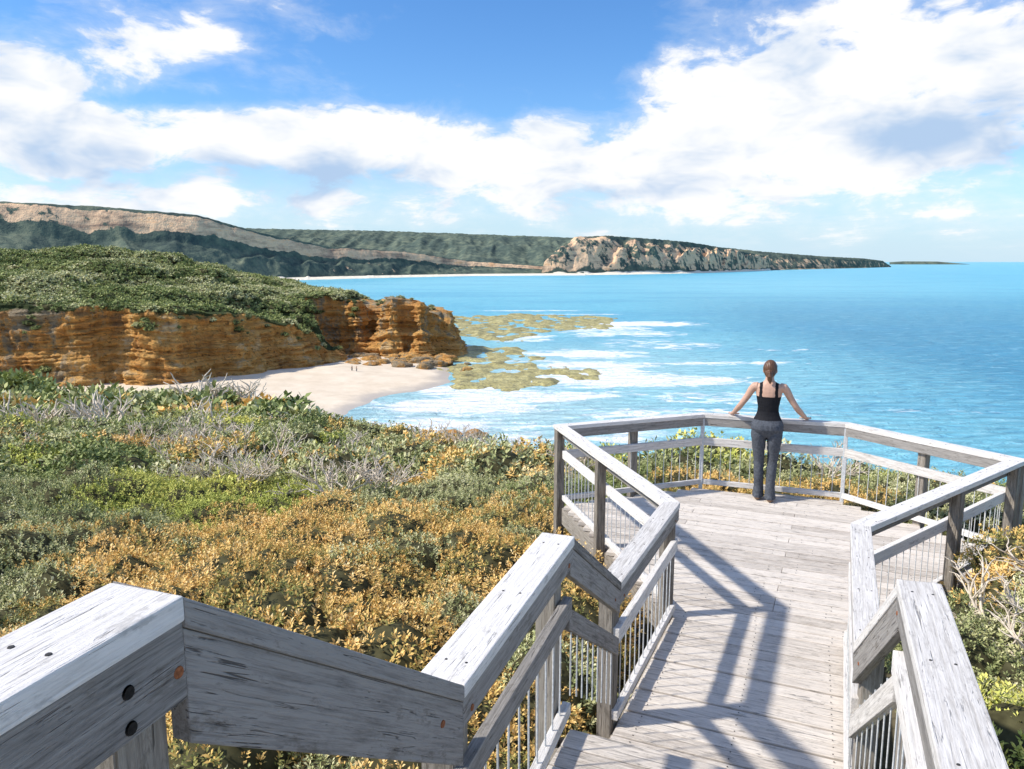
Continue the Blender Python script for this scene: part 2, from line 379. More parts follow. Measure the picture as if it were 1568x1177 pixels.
ff=t.M('ADD',t.M('MULTIPLY',t.M('SUBTRACT',fn,.5),2.2),t.M('SUBTRACT',t.M('MULTIPLY',fo,.88),.48))
fm=t.ss(ff,-.02,.30)
base=t.mix(fm,base,(.94,.97,.97))
t.put(b.inputs['Base Color'],base)
t.put(b.inputs['Roughness'],t.M('ADD',.32,t.M('MULTIPLY',fm,.5))); b.inputs['Specular IOR Level'].default_value=.22; b.inputs['IOR'].default_value=1.33
t.put(b.inputs['Normal'],t.bump(wv_,.9,2.4))
M_sea=m
mesh_np('sea',sv,grid_faces(460,460),{'foam':foam,'shallow':shal,'deep':deep,'milky':milky},True,M_sea)
# ------------------------------------------------------------------ beach and reef
bp=[(-17,208),(-15,190),(-22,177),(-31,167),(-34,146),(-38,118),(-150,112),(-150,190),(-70,225),(-50,262),(-30,252),(-19,230)]
gx,gy=np.meshgrid(np.arange(-150,0,1.0),np.arange(105,265,1.0))
d_=sdf(gx+3*fbm(gx*.06,gy*.06,2.2,3),gy+3*fbm(gx*.06,gy*.06,8.2,3),bp)
gzb=SEA+np.where(d_>0,.075*d_,.10*d_); gzb=np.minimum(gzb,SEA+2.4)+.08*fbm(gx*.3,gy*.3,.5,3)
m,t,b=material('beach_sand'); geo=t.new('ShaderNodeNewGeometry').outputs['Position']
sp=t.new('ShaderNodeSeparateXYZ'); t.put(sp.inputs[0],geo)
nn=t.noise(geo,.25,6,.6); wet=t.ss(t.M('ADD',sp.outputs[2],t.M('MULTIPLY',nn,.5)),SEA+.75,SEA+.3)
c=t.ramp(nn,[(.3,(.70,.57,.41)),(.7,(.84,.71,.54))]); c=t.mix(wet,c,(.55,.47,.37))
t.put(b.inputs['Base Color'],c); t.put(b.inputs['Roughness'],t.M('SUBTRACT',.9,t.M('MULTIPLY',wet,.5)))
t.put(b.inputs['Normal'],t.bump(nn,.4,.3)); M_sand=m
mesh_np('beach_sand',np.stack([gx.ravel(),gy.ravel(),gzb.ravel()],1),grid_faces(*gx.shape),None,True,M_sand)
reefs=[[(-25,224),(0,228),(26,212),(22,194),(0,178),(-14,186)],[(-24,274),(4,266),(10,236),(-22,226)],[(-40,426),(20,444),(56,416),(44,352),(12,326),(-6,280),(-30,330)]]
gx,gy=np.meshgrid(np.arange(-58,68,.7),np.arange(165,460,.9))
wxx=gx+9*fbm(gx*.07,gy*.05,3.3,4); wyy=gy+11*fbm(gx*.07,gy*.05,6.3,4)
dr=np.maximum.reduce([sdf(wxx,wyy,r_) for r_ in reefs])
rz=SEA-.16+np.clip(dr*.15,-.9,.42)+1.15*fbm(gx*.22,gy*.11,1.1,5)
m,t,b=material('reef_rock'); geo=t.new('ShaderNodeNewGeometry').outputs['Position']
nn=t.noise(geo,.22,6,.65); n4=t.noise(geo,1.2,4,.65)
c=t.ramp(nn,[(.3,(.15,.13,.045)),(.46,(.40,.34,.12)),(.62,(.60,.53,.22))]); c=t.mix(t.M('MULTIPLY',t.ss(n4,.49,.60),.7),c,(.13,.115,.065))
t.put(b.inputs['Base Color'],c); b.inputs['Roughness'].default_value=.6; t.put(b.inputs['Normal'],t.bump(n4,.7,.4)); M_reef=m
mesh_np('rock_reef',np.stack([gx.ravel(),gy.ravel(),rz.ravel()],1),grid_faces(*gx.shape),None,True,M_reef)
# ------------------------------------------------------------------ rock material
M_rock,t,b=material('orange_sandstone'); geo=t.new('ShaderNodeNewGeometry').outputs['Position']
n1=t.noise(t.map(geo,(.06,.06,.30)),1,5,.65,.6); n2=t.noise(t.map(geo,(.22,.22,.07)),1,5,.68,.3)
f=t.M('ADD',t.M('MULTIPLY',n1,.5),t.M('MULTIPLY',n2,.5))
c=t.ramp(f,[(.36,(.42,.23,.10)),(.45,(.80,.40,.12)),(.54,(.95,.54,.17)),(.64,(.90,.70,.42))])
st=t.noise(t.map(geo,(.09,.09,1.9)),1,5,.75,.8)
fr=t.noise(t.map(geo,(1,1,1.3)),.9,5,.75)
c=t.mix(t.M('MULTIPLY',t.ss(st,.53,.61),.48),c,(.20,.115,.055))
gr=t.attr('grey')
c=t.mix(t.ss(t.M('ADD',gr,t.M('MULTIPLY',t.M('SUBTRACT',n2,.5),2.4)),.38,.68),c,(.46,.36,.23))
c=t.mix(t.M('MULTIPLY',t.ss(fr,.53,.65),.62),c,(.11,.07,.038))
vegn=t.noise(geo,.22,5,.7)
c=t.mix(t.ss(t.M('ADD',vegn,t.M('MULTIPLY',t.attr('veg'),.5)),.68,.78),c,(.08,.10,.04)); t.put(b.inputs['Base Color'],c)
b.inputs['Roughness'].default_value=.95; b.inputs['Specular IOR Level'].default_value=.1
t.put(b.inputs['Normal'],t.bump(t.M('ADD',fr,st),1.0,1.5))
# ------------------------------------------------------------------ near headland
base_l=[(-330,120),(-260,140),(-180,160),(-118,170),(-98,171),(-92,178),(-84,173),(-76,177),(-73,187),(-66,190),(-65,201),(-58,204),(-56,214),(-49,220),(-49,226),(-57,232),(-63,243),(-57,251),(-50,245),(-47.5,249),(-46,257),(-43,252),(-42,240),(-40,236),(-36,234),(-33,239),(-29,234),(-25,237),(-24,243),(-19,244),(-17,252),(-20,264),(-30,285),(-52,305),(-110,335),(-250,390)]
def chaikin(P,n_=2):
    P=[np.array(p,float) for p in P]
    for _ in range(n_):
        Q=[P[0]]
        for a,b_ in zip(P,P[1:]): Q+= [a*.75+b_*.25,a*.25+b_*.75]
        Q.append(P[-1]); P=Q
    return np.array(P)
def resample(P,ds):
    L=np.r_[0,np.cumsum(np.linalg.norm(np.diff(P,axis=0),axis=1))]; s_=np.arange(0,L[-1],ds)
    return np.stack([np.interp(s_,L,P[:,k]) for k in range(P.shape[1])],1),s_
ctrl=np.array([(-330,130,-4),(-260,150,-4),(-118,174,-6.5),(-95,178,-8.0),(-80,181,-8.6),(-75,192,-9.5),(-69,203,-11.5),(-64,210,-13.5),(-59,216,-17),(-53,222,-22.5),(-62,222,-14),
  (-66,232,-10),(-68,245,-8.5),(-62,252,-8),(-52,252,-9),(-46,249,-16),(-46,255,-14),(-38,243,-8.0),(-30,241,-8.8),(-25,243,-13.5),(-20,249,-17),(-24,255,-13),(-36,254,-8.8),
  (-300,250,8),(-200,255,6),(-164,250,5),(-137,258,6.2),(-118,262,4.6),(-103,268,.8),(-93,272,-4),(-80,268,-7.6),(-63,266,-8),(-40,266,-11),(-28,275,-13),(-50,300,-12),(-110,330,-5),(-250,380,4),(-100,205,-5.2),(-85,225,-5.5),(-130,210,-1.5),(-120,235,2),(-100,245,0),(-82,245,-6)])
def ztop(x,y):
    num=0;den=0
    for cx,cy,cz in ctrl:
        w_=1/(((x-cx)**2+(y-cy)**2)+7)**1.9; num=num+w_*cz; den=den+w_
    return num/den
cp_,cs=resample(chaikin(base_l,2),.42)
tg=np.gradient(cp_,axis=0); k=np.ones(15)/15
tg=np.stack([np.convolve(np.pad(tg[:,i],7,'edge'),k,'valid') for i in (0,1)],1); tg/=np.linalg.norm(tg,axis=1)[:,None]
outn=np.stack([tg[:,1],-tg[:,0]],1)
rows=100; fr_=np.linspace(0,1,rows)
VV=[];ZT=ztop(cp_[:,0]-outn[:,0]*3,cp_[:,1]-outn[:,1]*3)+1.8*fbm(cs*.14,0,0,4)
for f in fr_:
    z=-28+f*(ZT+28)
    inn=2.8*f-3.4*(1-f)**2.5
    gul=2.8*fbm(cs*.07,z*.02,.2,3)-4.2*np.abs(fbm(cs*.12,z*.025,5.2,3))+1.1
    zw=z+1.2*vn(cs*.04,0,0)+.6*vn(cs*.15,0,3)
    led=.75*vn(0*cs+cs*.015,0,zw*.5)+.65*vn(cs*.05,3.,zw*1.1)+.45*vn(cs*.1,7.,zw*2.4)
    x0,y0=cp_[:,0],cp_[:,1]
    det=1.7*(.25-np.abs(fbm(x0*.30,y0*.30,z*.22,4)))+1.1*fbm(x0*.7,y0*.7,z*.9,3)+.5*(.3-np.abs(fbm(x0*1.6,y0*1.6,z*1.1,2)))
    env=.5+.5*math.sin(math.pi*min(1,max(0,f))**.8)
    o=-inn+(gul+led*1.4+det*1.5)*env
    VV.append(np.stack([x0+outn[:,0]*o,y0+outn[:,1]*o,z],1))
for j,extra in enumerate((.8,2.0,4.0)):
    o=-(2.8+extra); x_=cp_[:,0]+outn[:,0]*o; y_=cp_[:,1]+outn[:,1]*o
    VV.append(np.stack([x_,y_,np.minimum(ztop(x_,y_),ZT+.4)+.15*(j<2)-.6*(j==2)],1))
VV=np.array(VV); R,Cn=VV.shape[:2]
grey=(sstep(-82,-112,VV[:,:,0])*.55+sstep(228,240,VV[:,:,1])*.40+sstep(-12,-9,VV[:,:,2])*.15)
rowf=np.r_[fr_,[1.1,1.2,1.3]][:,None]*np.ones((1,Cn)); vegA=sstep(.88,1.05,rowf)*.8*(VV[:,:,0]<-50)+.25*sstep(-95,-120,VV[:,:,0])
hl=empty('coastal_cliff')
mesh_np('cliff_face',VV.reshape(-1,3),grid_faces(R,Cn)[:,::-1],{'grey':grey,'veg':vegA},False,M_rock,hl)
gx,gy=np.meshgrid(np.arange(-330,-10,1.3),np.arange(120,395,1.3))
poly=[tuple(p) for p in chaikin(base_l,1)]+[(-330,390)]
dd=sdf(gx,gy,poly); gzh=ztop(gx,gy)+.5*fbm(gx*.1,gy*.1,.4,3)-.2-sstep(5.5,2.5,dd)*30
gzh=np.maximum(gzh,-31)
mesh_np('headland_top',np.stack([gx.ravel(),gy.ravel(),gzh.ravel()],1),grid_faces(*gx.shape),{'grey':np.full(gx.size,.6),'veg':np.where(gx.ravel()<-52,.6,.05)},True,M_rock,hl)
bl_=empty('beach_boulders')
for q in range(76):
    if q<46: x=random.uniform(-48,-12); y=random.uniform(212,236) if x<-18 else random.uniform(205,240); sz=random.uniform(.7,2.8)*(1 if x<-18 else .6)
    elif q<70: x=random.uniform(-72,-50); y=174+(x+72)*2.2+random.uniform(-4,5); sz=random.uniform(.4,1.6)
    else: x=random.uniform(-16,-6); y=random.uniform(118,132); sz=random.uniform(.7,1.5)
    bm=bmesh.new(); bmesh.ops.create_icosphere(bm,subdivisions=3,radius=1)
    co_=np.array([v.co[:] for v in bm.verts]); dn=1+.6*fbm(co_[:,0]*1.1+q,co_[:,1]*1.1,co_[:,2]*1.6,4)
    for v,k_,in zip(bm.verts,dn): v.co=Vector((v.co.x*k_*sz*1.4,v.co.y*k_*sz,v.co.z*k_*sz*.6))
    me=bpy.data.meshes.new('boulder'); bm.to_mesh(me); bm.free(); me.materials.append(M_rock)
    at=me.attributes.new('grey','FLOAT','POINT'); at.data.foreach_set('value',np.full(len(me.vertices),.5,np.float32))
    ob=bpy.data.objects.new('boulder',me); COL.objects.link(ob); ob.parent=bl_; ob.location=(x,y,SEA+.7+sz*.15-(.5 if x>-18 else 0)); ob.rotation_euler=(0,0,random.uniform(0,6))
# ------------------------------------------------------------------ far hills
m,t,b=material('hazy_hill_scrub'); geo=t.new('ShaderNodeNewGeometry').outputs['Position']
v1=t.noise(geo,.05,5,.7); v2=t.noise(geo,.009,4,.6)
veg=t.ramp(t.M('ADD',t.M('MULTIPLY',v1,.6),t.M('MULTIPLY',v2,.4)),[(.38,(.055,.080,.075)),(.5,(.105,.138,.108)),(.62,(.20,.225,.155))])  # blue-grey distance haze is mixed into these scrub colours
e1=t.noise(t.map(geo,(.012,.012,.10)),1,5,.65,.4); e2=t.noise(geo,.03,5,.7)
er=t.ramp(t.M('ADD',t.M('MULTIPLY',e1,.55),t.M('MULTIPLY',e2,.45)),[(.38,(.27,.19,.14)),(.46,(.58,.39,.25)),(.54,(.84,.58,.36)),(.63,(.80,.46,.24))])
bare=t.ss(t.M('ADD',t.attr('bare'),t.M('MULTIPLY',t.M('SUBTRACT',e2,.5),2.4)),.42,.56)
c=t.mix(bare,veg,er); sand=t.ss(t.attr('sand'),.4,.6); c=t.mix(sand,c,(.90,.80,.64))
t.put(b.inputs['Base Color'],c); b.inputs['Roughness'].default_value=.95; b.inputs['Specular IOR Level'].default_value=.05
t.put(b.inputs['Normal'],t.bump(v1,.8,6)); M_hill=m
def hill(name,pts,nst,prof,baref,noise_amp,gul_amp,back=500,rows=70,sandf=0,seed=0,tree=1.6):
    P=np.array(pts,float); L=np.r_[0,np.cumsum(np.hypot(*np.diff(P[:,2:4],axis=0).T))]
    s_=np.linspace(0,L[-1],nst); Q=np.stack([np.interp(s_,L,P[:,k]) for k in range(5)],1)
    kk=max(3,nst//60)|1; ker=np.ones(kk)/kk
    for c_ in range(5): Q[:,c_]=np.convolve(np.pad(Q[:,c_],kk//2,'edge'),ker,'valid')
    V=[];BA=[];SA=[]
    for f in np.linspace(0,1,rows):
        g,pz=prof(f); x=Q[:,0]+(Q[:,2]-Q[:,0])*g; y=Q[:,1]+(Q[:,3]-Q[:,1])*g
        z=SEA+(Q[:,4]-SEA)*pz
        env=math.sin(math.pi*min(1,f))**.7 if 0<f<1 else 0
        gl=gul_amp*(-np.abs(fbm(s_*.012+seed,f*1.0,.3,4))*2+.35)*env
        hsc=np.clip((Q[:,4]-SEA)/60,.2,1.2)
        z=z+(gl+noise_amp*fbm(x*.01,y*.01,seed,5)*env)*hsc+ tree*fbm(x*.12,y*.12,seed,3)*min(1,f*4)
        z=np.maximum(z,SEA-1 if f<.02 else SEA+(4.2*min(1,f/max(sandf,.02)) if sandf else .3*f))
        if f<sandf: z=np.minimum(z,SEA+5.4*min(1,f/sandf+.1))
        V.append(np.stack([x,y,z],1)); BA.append(baref(f,s_/L[-1],x)+0*x); SA.append(np.full(nst,1. if f<sandf else 0.))
    dx=Q[:,2]-Q[:,0]; dy=Q[:,3]-Q[:,1]; dl=np.hypot(dx,dy); dx/=dl; dy/=dl
    for j in range(1,12):
        q=back*j/11; x=Q[:,2]+dx*q; y=Q[:,3]+dy*q; z=Q[:,4]-(q*.03)+tree*fbm(x*.12,y*.12,seed,3)
        V.append(np.stack([x,y,np.maximum(z,SEA-2)],1)); BA.append(np.zeros(nst)-1); SA.append(np.zeros(nst))
    V=np.array(V); return mesh_np(name,V.reshape(-1,3),grid_faces(V.shape[0],nst)[:,::-1],{'bare':np.array(BA),'sand':np.array(SA)},True,M_hill)
def prof1(f):
    if f<.12: return f/.12*.30,.05*f/.12
    if f<.75: q=(f-.12)/.63; return .30+q*.50,.05+.50*q**.8
    q=(f-.75)/.25; return .80+.20*q,.55+.45*(1-(1-q)**1.4)
def bare1(f,s_,x):
    up=sstep(.78,.84,f)*(1-sstep(.94,.985,f)); lo=sstep(.5,.62,s_)*sstep(.12,.2,f)*(1-sstep(.92,1,f))
    return up*(.34+.56*sstep(.20,.38,s_))+lo*.42-.28*(1-up)
hill('coastal_hill',[(-1050,700,-1180,1000,84),(-850,750,-940,1060,88),(-700,850,-860,1100,88),(-600,930,-745,1150,89),(-520,1010,-629,1200,86),(-450,1090,-501,1250,77),(-397,1180,-425,1330,51),(-318,1330,-350,1470,32),(-207,1506,-222,1610,24),(-88,1645,-91,1740,4),(81,1720,85,1830,-8),(167,1735,170,1850,-10)],700,prof1,bare1,10,16,400,90,.12,1.,1.6)
hill('inland_ridge',[(-1500,1700,-1500,2600,118),(-851,1800,-851,2600,112),(-398,1850,-398,2600,103),(35,1900,35,2600,88),(253,1950,253,2600,80),(420,2100,460,2600,70)],500,lambda f:(f,f**.8),lambda f,s_,x:-.6,12,26,600,50,0,3.,2.5)
def prof3(f):
    if f<.06: return f/.06*.25,.045*f/.06
    if f<.75: q=(f-.06)/.69; return .25+q*.45,.045+.76*q**.75
    q=(f-.75)/.25; return .70+.30*q,.805+.195*q
hill('distant_headland',[(50,1722,92,1850,10),(75,1735,104,1850,36),(130,1740,152,1900,62),(221,1800,237,1950,67),(330,1890,369,2050,62),(448,2008,480,2150,57),(560,2150,555,2260,52),(700,2380,722,2480,36),(924,2780,943,2860,20)],600,prof3,lambda f,s_,x:.56*sstep(.05,.12,f)*(1-sstep(.86,.95,f))-.35*sstep(.90,1,f),10,30,500,90,.06,5.,1.8)
hill('distant_headland',[(500,2500,620,2900,66),(760,2700,800,3000,58),(924,2780,1000,3100,42),(1314,3290,1393,3500,27),(1750,3850,1800,4000,20),(2050,4300,2080,4380,8),(2175,4470,2190,4500,-24)],400,prof3,lambda f,s_,x:.42*(1-sstep(.5,.8,f))-.05,5,8,400,50,0,8.,2.2)
hill('distant_headland',[(4300,8900,4350,9000,-20),(4500,8900,4500,9000,8),(4900,8900,4900,9000,6),(5250,8900,5240,9000,-22)],100,prof3,lambda f,s_,x:-.8,1,2,300,12,0,9.,1.)
# ------------------------------------------------------------------ near hillside ground
xs=np.concatenate([np.arange(-140,-14,2.0),np.arange(-14,14,.4),np.arange(14,60,2.0)]); ys=np.concatenate([np.arange(-14,20,.4),np.arange(20,150,1.5)])
gx,gy=np.meshgrid(xs,ys); gg=ground(gx,gy)+.12*fbm(gx*.6,gy*.6,.2,3)
m,t,b=material('hillside_soil'); geo=t.new('ShaderNodeNewGeometry').outputs['Position']
t.put(b.inputs['Base Color'],t.ramp(t.noise(geo,1.5,5,.7),[(.35,(.07,.07,.035)),(.6,(.18,.15,.09)),(.75,(.32,.26,.18))])); b.inputs['Roughness'].default_value=.95
mesh_np('hillside_ground',np.stack([gx.ravel(),gy.ravel(),gg.ravel()],1),grid_faces(*gx.shape),None,True,m)
# ------------------------------------------------------------------ shrubs
def leafmat(name,stops):
    m,t,b=material(name)
    f=t.attr('tint'); rnd=t.new('ShaderNodeObjectInfo').outputs['Random']
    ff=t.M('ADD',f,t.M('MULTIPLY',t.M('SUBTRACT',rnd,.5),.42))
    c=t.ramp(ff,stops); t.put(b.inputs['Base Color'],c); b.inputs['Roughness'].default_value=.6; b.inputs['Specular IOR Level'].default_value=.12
    return m
M_green=leafmat('grey_green_leaves',[(.0,(.14,.17,.065)),(.33,(.34,.37,.15)),(.62,(.58,.57,.28)),(.9,(.78,.73,.46))])
M_dgreen=leafmat('dark_green_leaves',[(.0,(.08,.11,.035)),(.4,(.21,.26,.085)),(.75,(.43,.46,.17)),(1,(.62,.60,.28))])
M_orange=leafmat('orange_tipped_leaves',[(.0,(.16,.18,.05)),(.25,(.38,.35,.11)),(.43,(.78,.51,.16)),(.72,(.94,.63,.23)),(1,(1.,.80,.42))])
M_yellow=leafmat('yellow_green_leaves',[(.0,(.17,.21,.045)),(.4,(.46,.50,.11)),(.8,(.78,.72,.20)),(1,(.92,.78,.22))])
M_shade_core=simple('shrub_shade_core',(.075,.07,.035),.95,.05,6,.4)  # dark filler added inside each shrub to block light between the leaves
M_twig=simple('bare_twigs',(.72,.62,.49),.85,.15,25,.25)
def bush(name,K,nl,ll,lw,mat,seed,twig=.22,flat=.78):
    rg=np.random.RandomState(seed)
    u=rg.rand(K*2); th=rg.rand(K*2)*2*np.pi; cz=u*1.15-.15; rr=np.sqrt(np.clip(1-cz*cz,0,1))
    D_=np.stack([rr*np.cos(th),rr*np.sin(th),cz],1)[:K]
    lump=1+.46*fbm(D_[:,0]*2.6+seed,D_[:,1]*2.6,D_[:,2]*2.6,3)+.16*(rg.rand(K)-.5)
    T=D_*lump[:,None]; T[:,2]*=flat
    ax=D_*.75+np.array([0,0,.55])+.45*(rg.rand(K,3)-.5); ax/=np.linalg.norm(ax,axis=1)[:,None]
    tb=rg.rand(K)
    q=rg.rand(K,nl); ang=np.arange(nl)[None,:]*2.4+rg.rand(K,1)*6.28
    up=np.where(np.abs(ax[:,2:3])<.9,np.array([[0,0,1.]]),np.array([[1.,0,0]])); e1=np.cross(ax,up); e1/=np.linalg.norm(e1,axis=1)[:,None]; e2=np.cross(ax,e1)
    rad=e1[:,None,:]*np.cos(ang)[...,None]+e2[:,None,:]*np.sin(ang)[...,None]
    base=T[:,None,:]-ax[:,None,:]*((1-q)*twig)[...,None]+rad*.01
    ld=ax[:,None,:]*(.35+.5*q[...,None])+rad*(1.0-.45*q[...,None])+.35*(rg.rand(K,nl,3)-.5); ld/=np.linalg.norm(ld,axis=2)[...,None]
    sd=np.cross(ld,ax[:,None,:]+.01); sd/=np.linalg.norm(sd,axis=2)[...,None]; 
    l_=ll*(.65+.7*rg.rand(K,nl,1)); w_=lw*(.7+.6*rg.rand(K,nl,1))
    a=base; b_=base+ld*l_*.5+sd*w_*.5; c_=base+ld*l_+np.array([0,0,-.1])*l_; d_=base+ld*l_*.5-sd*w_*.5
    V=np.stack([a,b_,c_,d_],2).reshape(-1,3)
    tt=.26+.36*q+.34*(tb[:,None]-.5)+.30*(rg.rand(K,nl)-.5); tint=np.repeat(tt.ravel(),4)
    F=np.arange(len(V)).reshape(-1,4)
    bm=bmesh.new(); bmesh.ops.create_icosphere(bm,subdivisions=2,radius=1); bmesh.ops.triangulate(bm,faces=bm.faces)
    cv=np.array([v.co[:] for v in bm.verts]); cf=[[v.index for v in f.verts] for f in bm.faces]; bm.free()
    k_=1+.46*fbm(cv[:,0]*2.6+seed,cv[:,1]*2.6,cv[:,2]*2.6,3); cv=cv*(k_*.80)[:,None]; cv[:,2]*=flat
    me=bpy.data.meshes.new(name); o=len(V)
    allv=np.vstack([V,cv]).astype(np.float32)
    lv=np.concatenate([F.ravel(),np.array(cf).ravel()+o]).astype(np.int32)
    ls=np.concatenate([np.arange(0,F.size,4),F.size+np.arange(0,len(cf)*3,3)]).astype(np.int32)
    me.vertices.add(len(allv)); me.vertices.foreach_set('co',allv.ravel()); me.loops.add(len(lv)); me.loops.foreach_set('vertex_index',lv)
    me.polygons.add(len(ls)); me.polygons.foreach_set('loop_start',ls)
    at=me.attributes.new('tint','FLOAT','POINT'); at.data.foreach_set('value',np.r_[tint,np.zeros(len(cv))].astype(np.float32))
    me.update(calc_edges=True); me.materials.append(mat); me.materials.append(M_shade_core)
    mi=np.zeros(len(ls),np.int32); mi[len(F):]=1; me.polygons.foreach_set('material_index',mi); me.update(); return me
mats={'g':M_green,'d':M_dgreen,'o':M_orange,'y':M_yellow}
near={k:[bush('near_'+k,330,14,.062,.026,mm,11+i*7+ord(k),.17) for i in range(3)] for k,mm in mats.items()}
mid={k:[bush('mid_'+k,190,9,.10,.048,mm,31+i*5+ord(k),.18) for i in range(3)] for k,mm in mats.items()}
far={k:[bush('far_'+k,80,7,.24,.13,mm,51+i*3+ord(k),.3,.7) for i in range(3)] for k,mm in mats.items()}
def twigs(name,seed,H=1.,spread=.9,r0=.034,dep0=3):
    rg=random.Random(seed); V=[];F=[]
    def seg(a,b,r0,r1):
        d=(b-a).normalized(); u=d.orthogonal().normalized(); v=d.cross(u); o=len(V)
        for P,r in ((a,r0),(b,r1)):
            for i in range(4):
                th=math.pi/2*i; V.append(tuple(P+u*(r*math.cos(th))+v*(r*math.sin(th))))
        for i in range(4): F.append((o+i,o+(i+1)%4,o+4+(i+1)%4,o+4+i))
    def grow(p,d,l,r,dep):
        cur=p; dd_=d
        for k in range(3):
            dd_=(dd_+Vector((rg.uniform(-.45,.45),rg.uniform(-.45,.45),rg.uniform(-.25,.25)))).normalized(); nx=cur+dd_*l/3
            seg(cur,nx,r*(1-.18*k),r*(1-.18*(k+1))); cur=nx
            if dep>0 and k>0:
                for _ in range(2 if dep>1 else 1):
                    nd=(dd_+Vector((rg.uniform(-1,1),rg.uniform(-1,1),rg.uniform(-.3,.8)))*.85).normalized(); grow(cur,nd,l*.62,r*.6,dep-1)
    for i in range(5):
        an=rg.uniform(0,6.28); grow(Vector((0,0,0)),Vector((math.cos(an)*spread,math.sin(an)*spread,.9)).normalized(),.55*H,r0*H,dep0)
    return mesh_np(name,V,F,None,True,M_twig,None,False)
tw=[twigs('bare_shrub_mesh',i+3,1.,.9,.036,3) for i in range(4)]
twf=[twigs('bare_tree_mesh',i+13,1.,.9,.048,2) for i in range(4)]
sh_=empty('coastal_shrubs')
cnt=0
def inst(me,x,y,z,s,sz=1,par=None,name='shrub'):
    global cnt
    ob=bpy.data.objects.new(name,me); COL.objects.link(ob); ob.parent=par or sh_; ob.location=(x,y,z)
    ob.rotation_euler=(random.uniform(-.15,.15),random.uniform(-.15,.15),random.uniform(0,6.28)); ob.scale=(s,s*random.uniform(.85,1.15),s*sz); cnt+=1
footprint=[(-1.35,-1.0),(-.78,1.3),(-.35,2.3),(.1,3.5),(.45,4.4),(1.08,5.95),(.42,8.9),(2.4,9.68),(4.08,9.08),(5.05,7.15),(2.68,5.15),(1.93,3.4),(1.75,2.7),(1.2,1.3),(.4,-1.0)]
def scatter(x0,x1,y0,y1,sp,meshes,smin,smax,kindf,keepf,lump=.3):
    xs=np.arange(x0,x1,sp); ys=np.arange(y0,y1,sp*.9); gx,gy=np.meshgrid(xs,ys); gx=gx+(np.arange(len(ys))%2)[:,None]*sp*.5
    gx=(gx+np.random.uniform(-.45,.45,gx.shape)*sp).ravel(); gy=(gy+np.random.uniform(-.45,.45,gy.shape)*sp).ravel()
    kp=keepf(gx,gy); gx=gx[kp]; gy=gy[kp]; d=sdf(gx,gy,footprint)
    zt=ground_top(gx,gy)+lump*fbm(gx*.5,gy*.5,2.,3)*2.; z3=fbm(gx*.22+40,gy*.22,5.,3); z4=fbm(gx*.5+10,gy*.5,9.,2)
    for x,y,z,dd_,a,b_ in zip(gx,gy,zt,d,z3,z4):
        s_=smin+(smax-smin)*random.random()**1.6
        if dd_>-s_*.75: 
            if dd_>-.06: continue
            s_=max(.16,-dd_*1.15); z-=.25
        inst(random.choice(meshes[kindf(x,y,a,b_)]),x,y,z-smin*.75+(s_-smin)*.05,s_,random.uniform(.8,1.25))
def vis(x,y,mrg=1.5): return (np.abs(x)<(y+mrg)*.80+mrg)
def kind_near(x,y,a,b):
    o=math.exp(-((x+1.4+ (y-7)*.15)/2.9)**2-((y-7.4)/3.5)**2)
    if x>1.5: return 'y' if b>.18 else ('o' if b<-.26 else ('d' if a>.05 else 'g'))
    if o+a*.4+random.uniform(-.10,.10)>.36: return 'o' if random.random()<.90 else 'g'
    if 9.5<y<14 and b>.10: return 'y'
    if a+random.uniform(-.12,.12)>.22: return 'd'
    return 'o' if (b+random.uniform(-.1,.1)>.30) else 'g'
scatter(-11,9.5,2.0,13.5,.42,near,.32,.60,kind_near,lambda x,y:vis(x,y,.8)&(y<13.5)&(y<ye(x)+3),.20)
def kind_mid(x,y,a,b):
    b+=random.uniform(-.1,.1); a+=random.uniform(-.15,.15)
    if b>.30: return 'y'
    if a>.12: return 'd'
    if b<-.26: return 'o'
    return 'g'
scatter(-30,11,13,36,.82,mid,.50,1.1,kind_mid,lambda x,y:vis(x,y,1)&(y<ye(x)+5),.28)
scatter(-95,2,35,104,1.5,far,.9,2.2,lambda x,y,a,b:('d' if a+random.uniform(-.2,.2)>-.02 else ('o' if b>.2 else 'g')),lambda x,y:vis(x,y,2)&(y<ye(x)+6),.5)
for q in range(40):
    y=random.uniform(70,90); x=random.uniform(-.74,-.60)*y; inst(random.choice(far['d']),x,y,float(ground_top(np.array([x]),np.array([y]))[0])+.3,random.uniform(1.8,3.2),1.1)
hs_=empty('headland_scrub')
gx,gy=np.meshgrid(np.arange(-215,-12,2.2),np.arange(160,300,2.6)); gx=(gx+np.random.uniform(-.9,.9,gx.shape)).ravel(); gy=(gy+np.random.uniform(-.9,.9,gy.shape)).ravel()
dd=sdf(gx,gy,poly); kk_=(dd>3.4)&(np.abs(gx)<gy*.72)&((dd>6)|(np.random.rand(len(gx))<.7))
kk_&=~((gx>-56)&(np.random.rand(len(gx))<.88)); gx=gx[kk_]; gy=gy[kk_]; zz=ztop(gx,gy); a_=fbm(gx*.05,gy*.05,3.,3)
for x,y,z,a in zip(gx,gy,zz,a_):
    s_=random.uniform(1.1,2.9)*(1 if x<-56 else .5); inst(random.choice(far['d' if a+random.uniform(-.25,.25)>-.08 else 'g']),x,y,z+.1,s_,random.uniform(.6,1.),hs_)
for q in range(280):
    i=random.randrange(60,Cn-150); r=random.choice([random.randint(2,14),random.randint(72,98),random.randint(28,96)]); p=VV[r,i]
    if p[0]>-50 or (p[0]>-95 and r<72 and random.random()<.7): continue
    inst(random.choice(far['d' if random.random()<.7 else 'g']),p[0],p[1],p[2],random.uniform(.6,1.7),.8,hs_)
bs_=empty('bare_branch_shrubs')
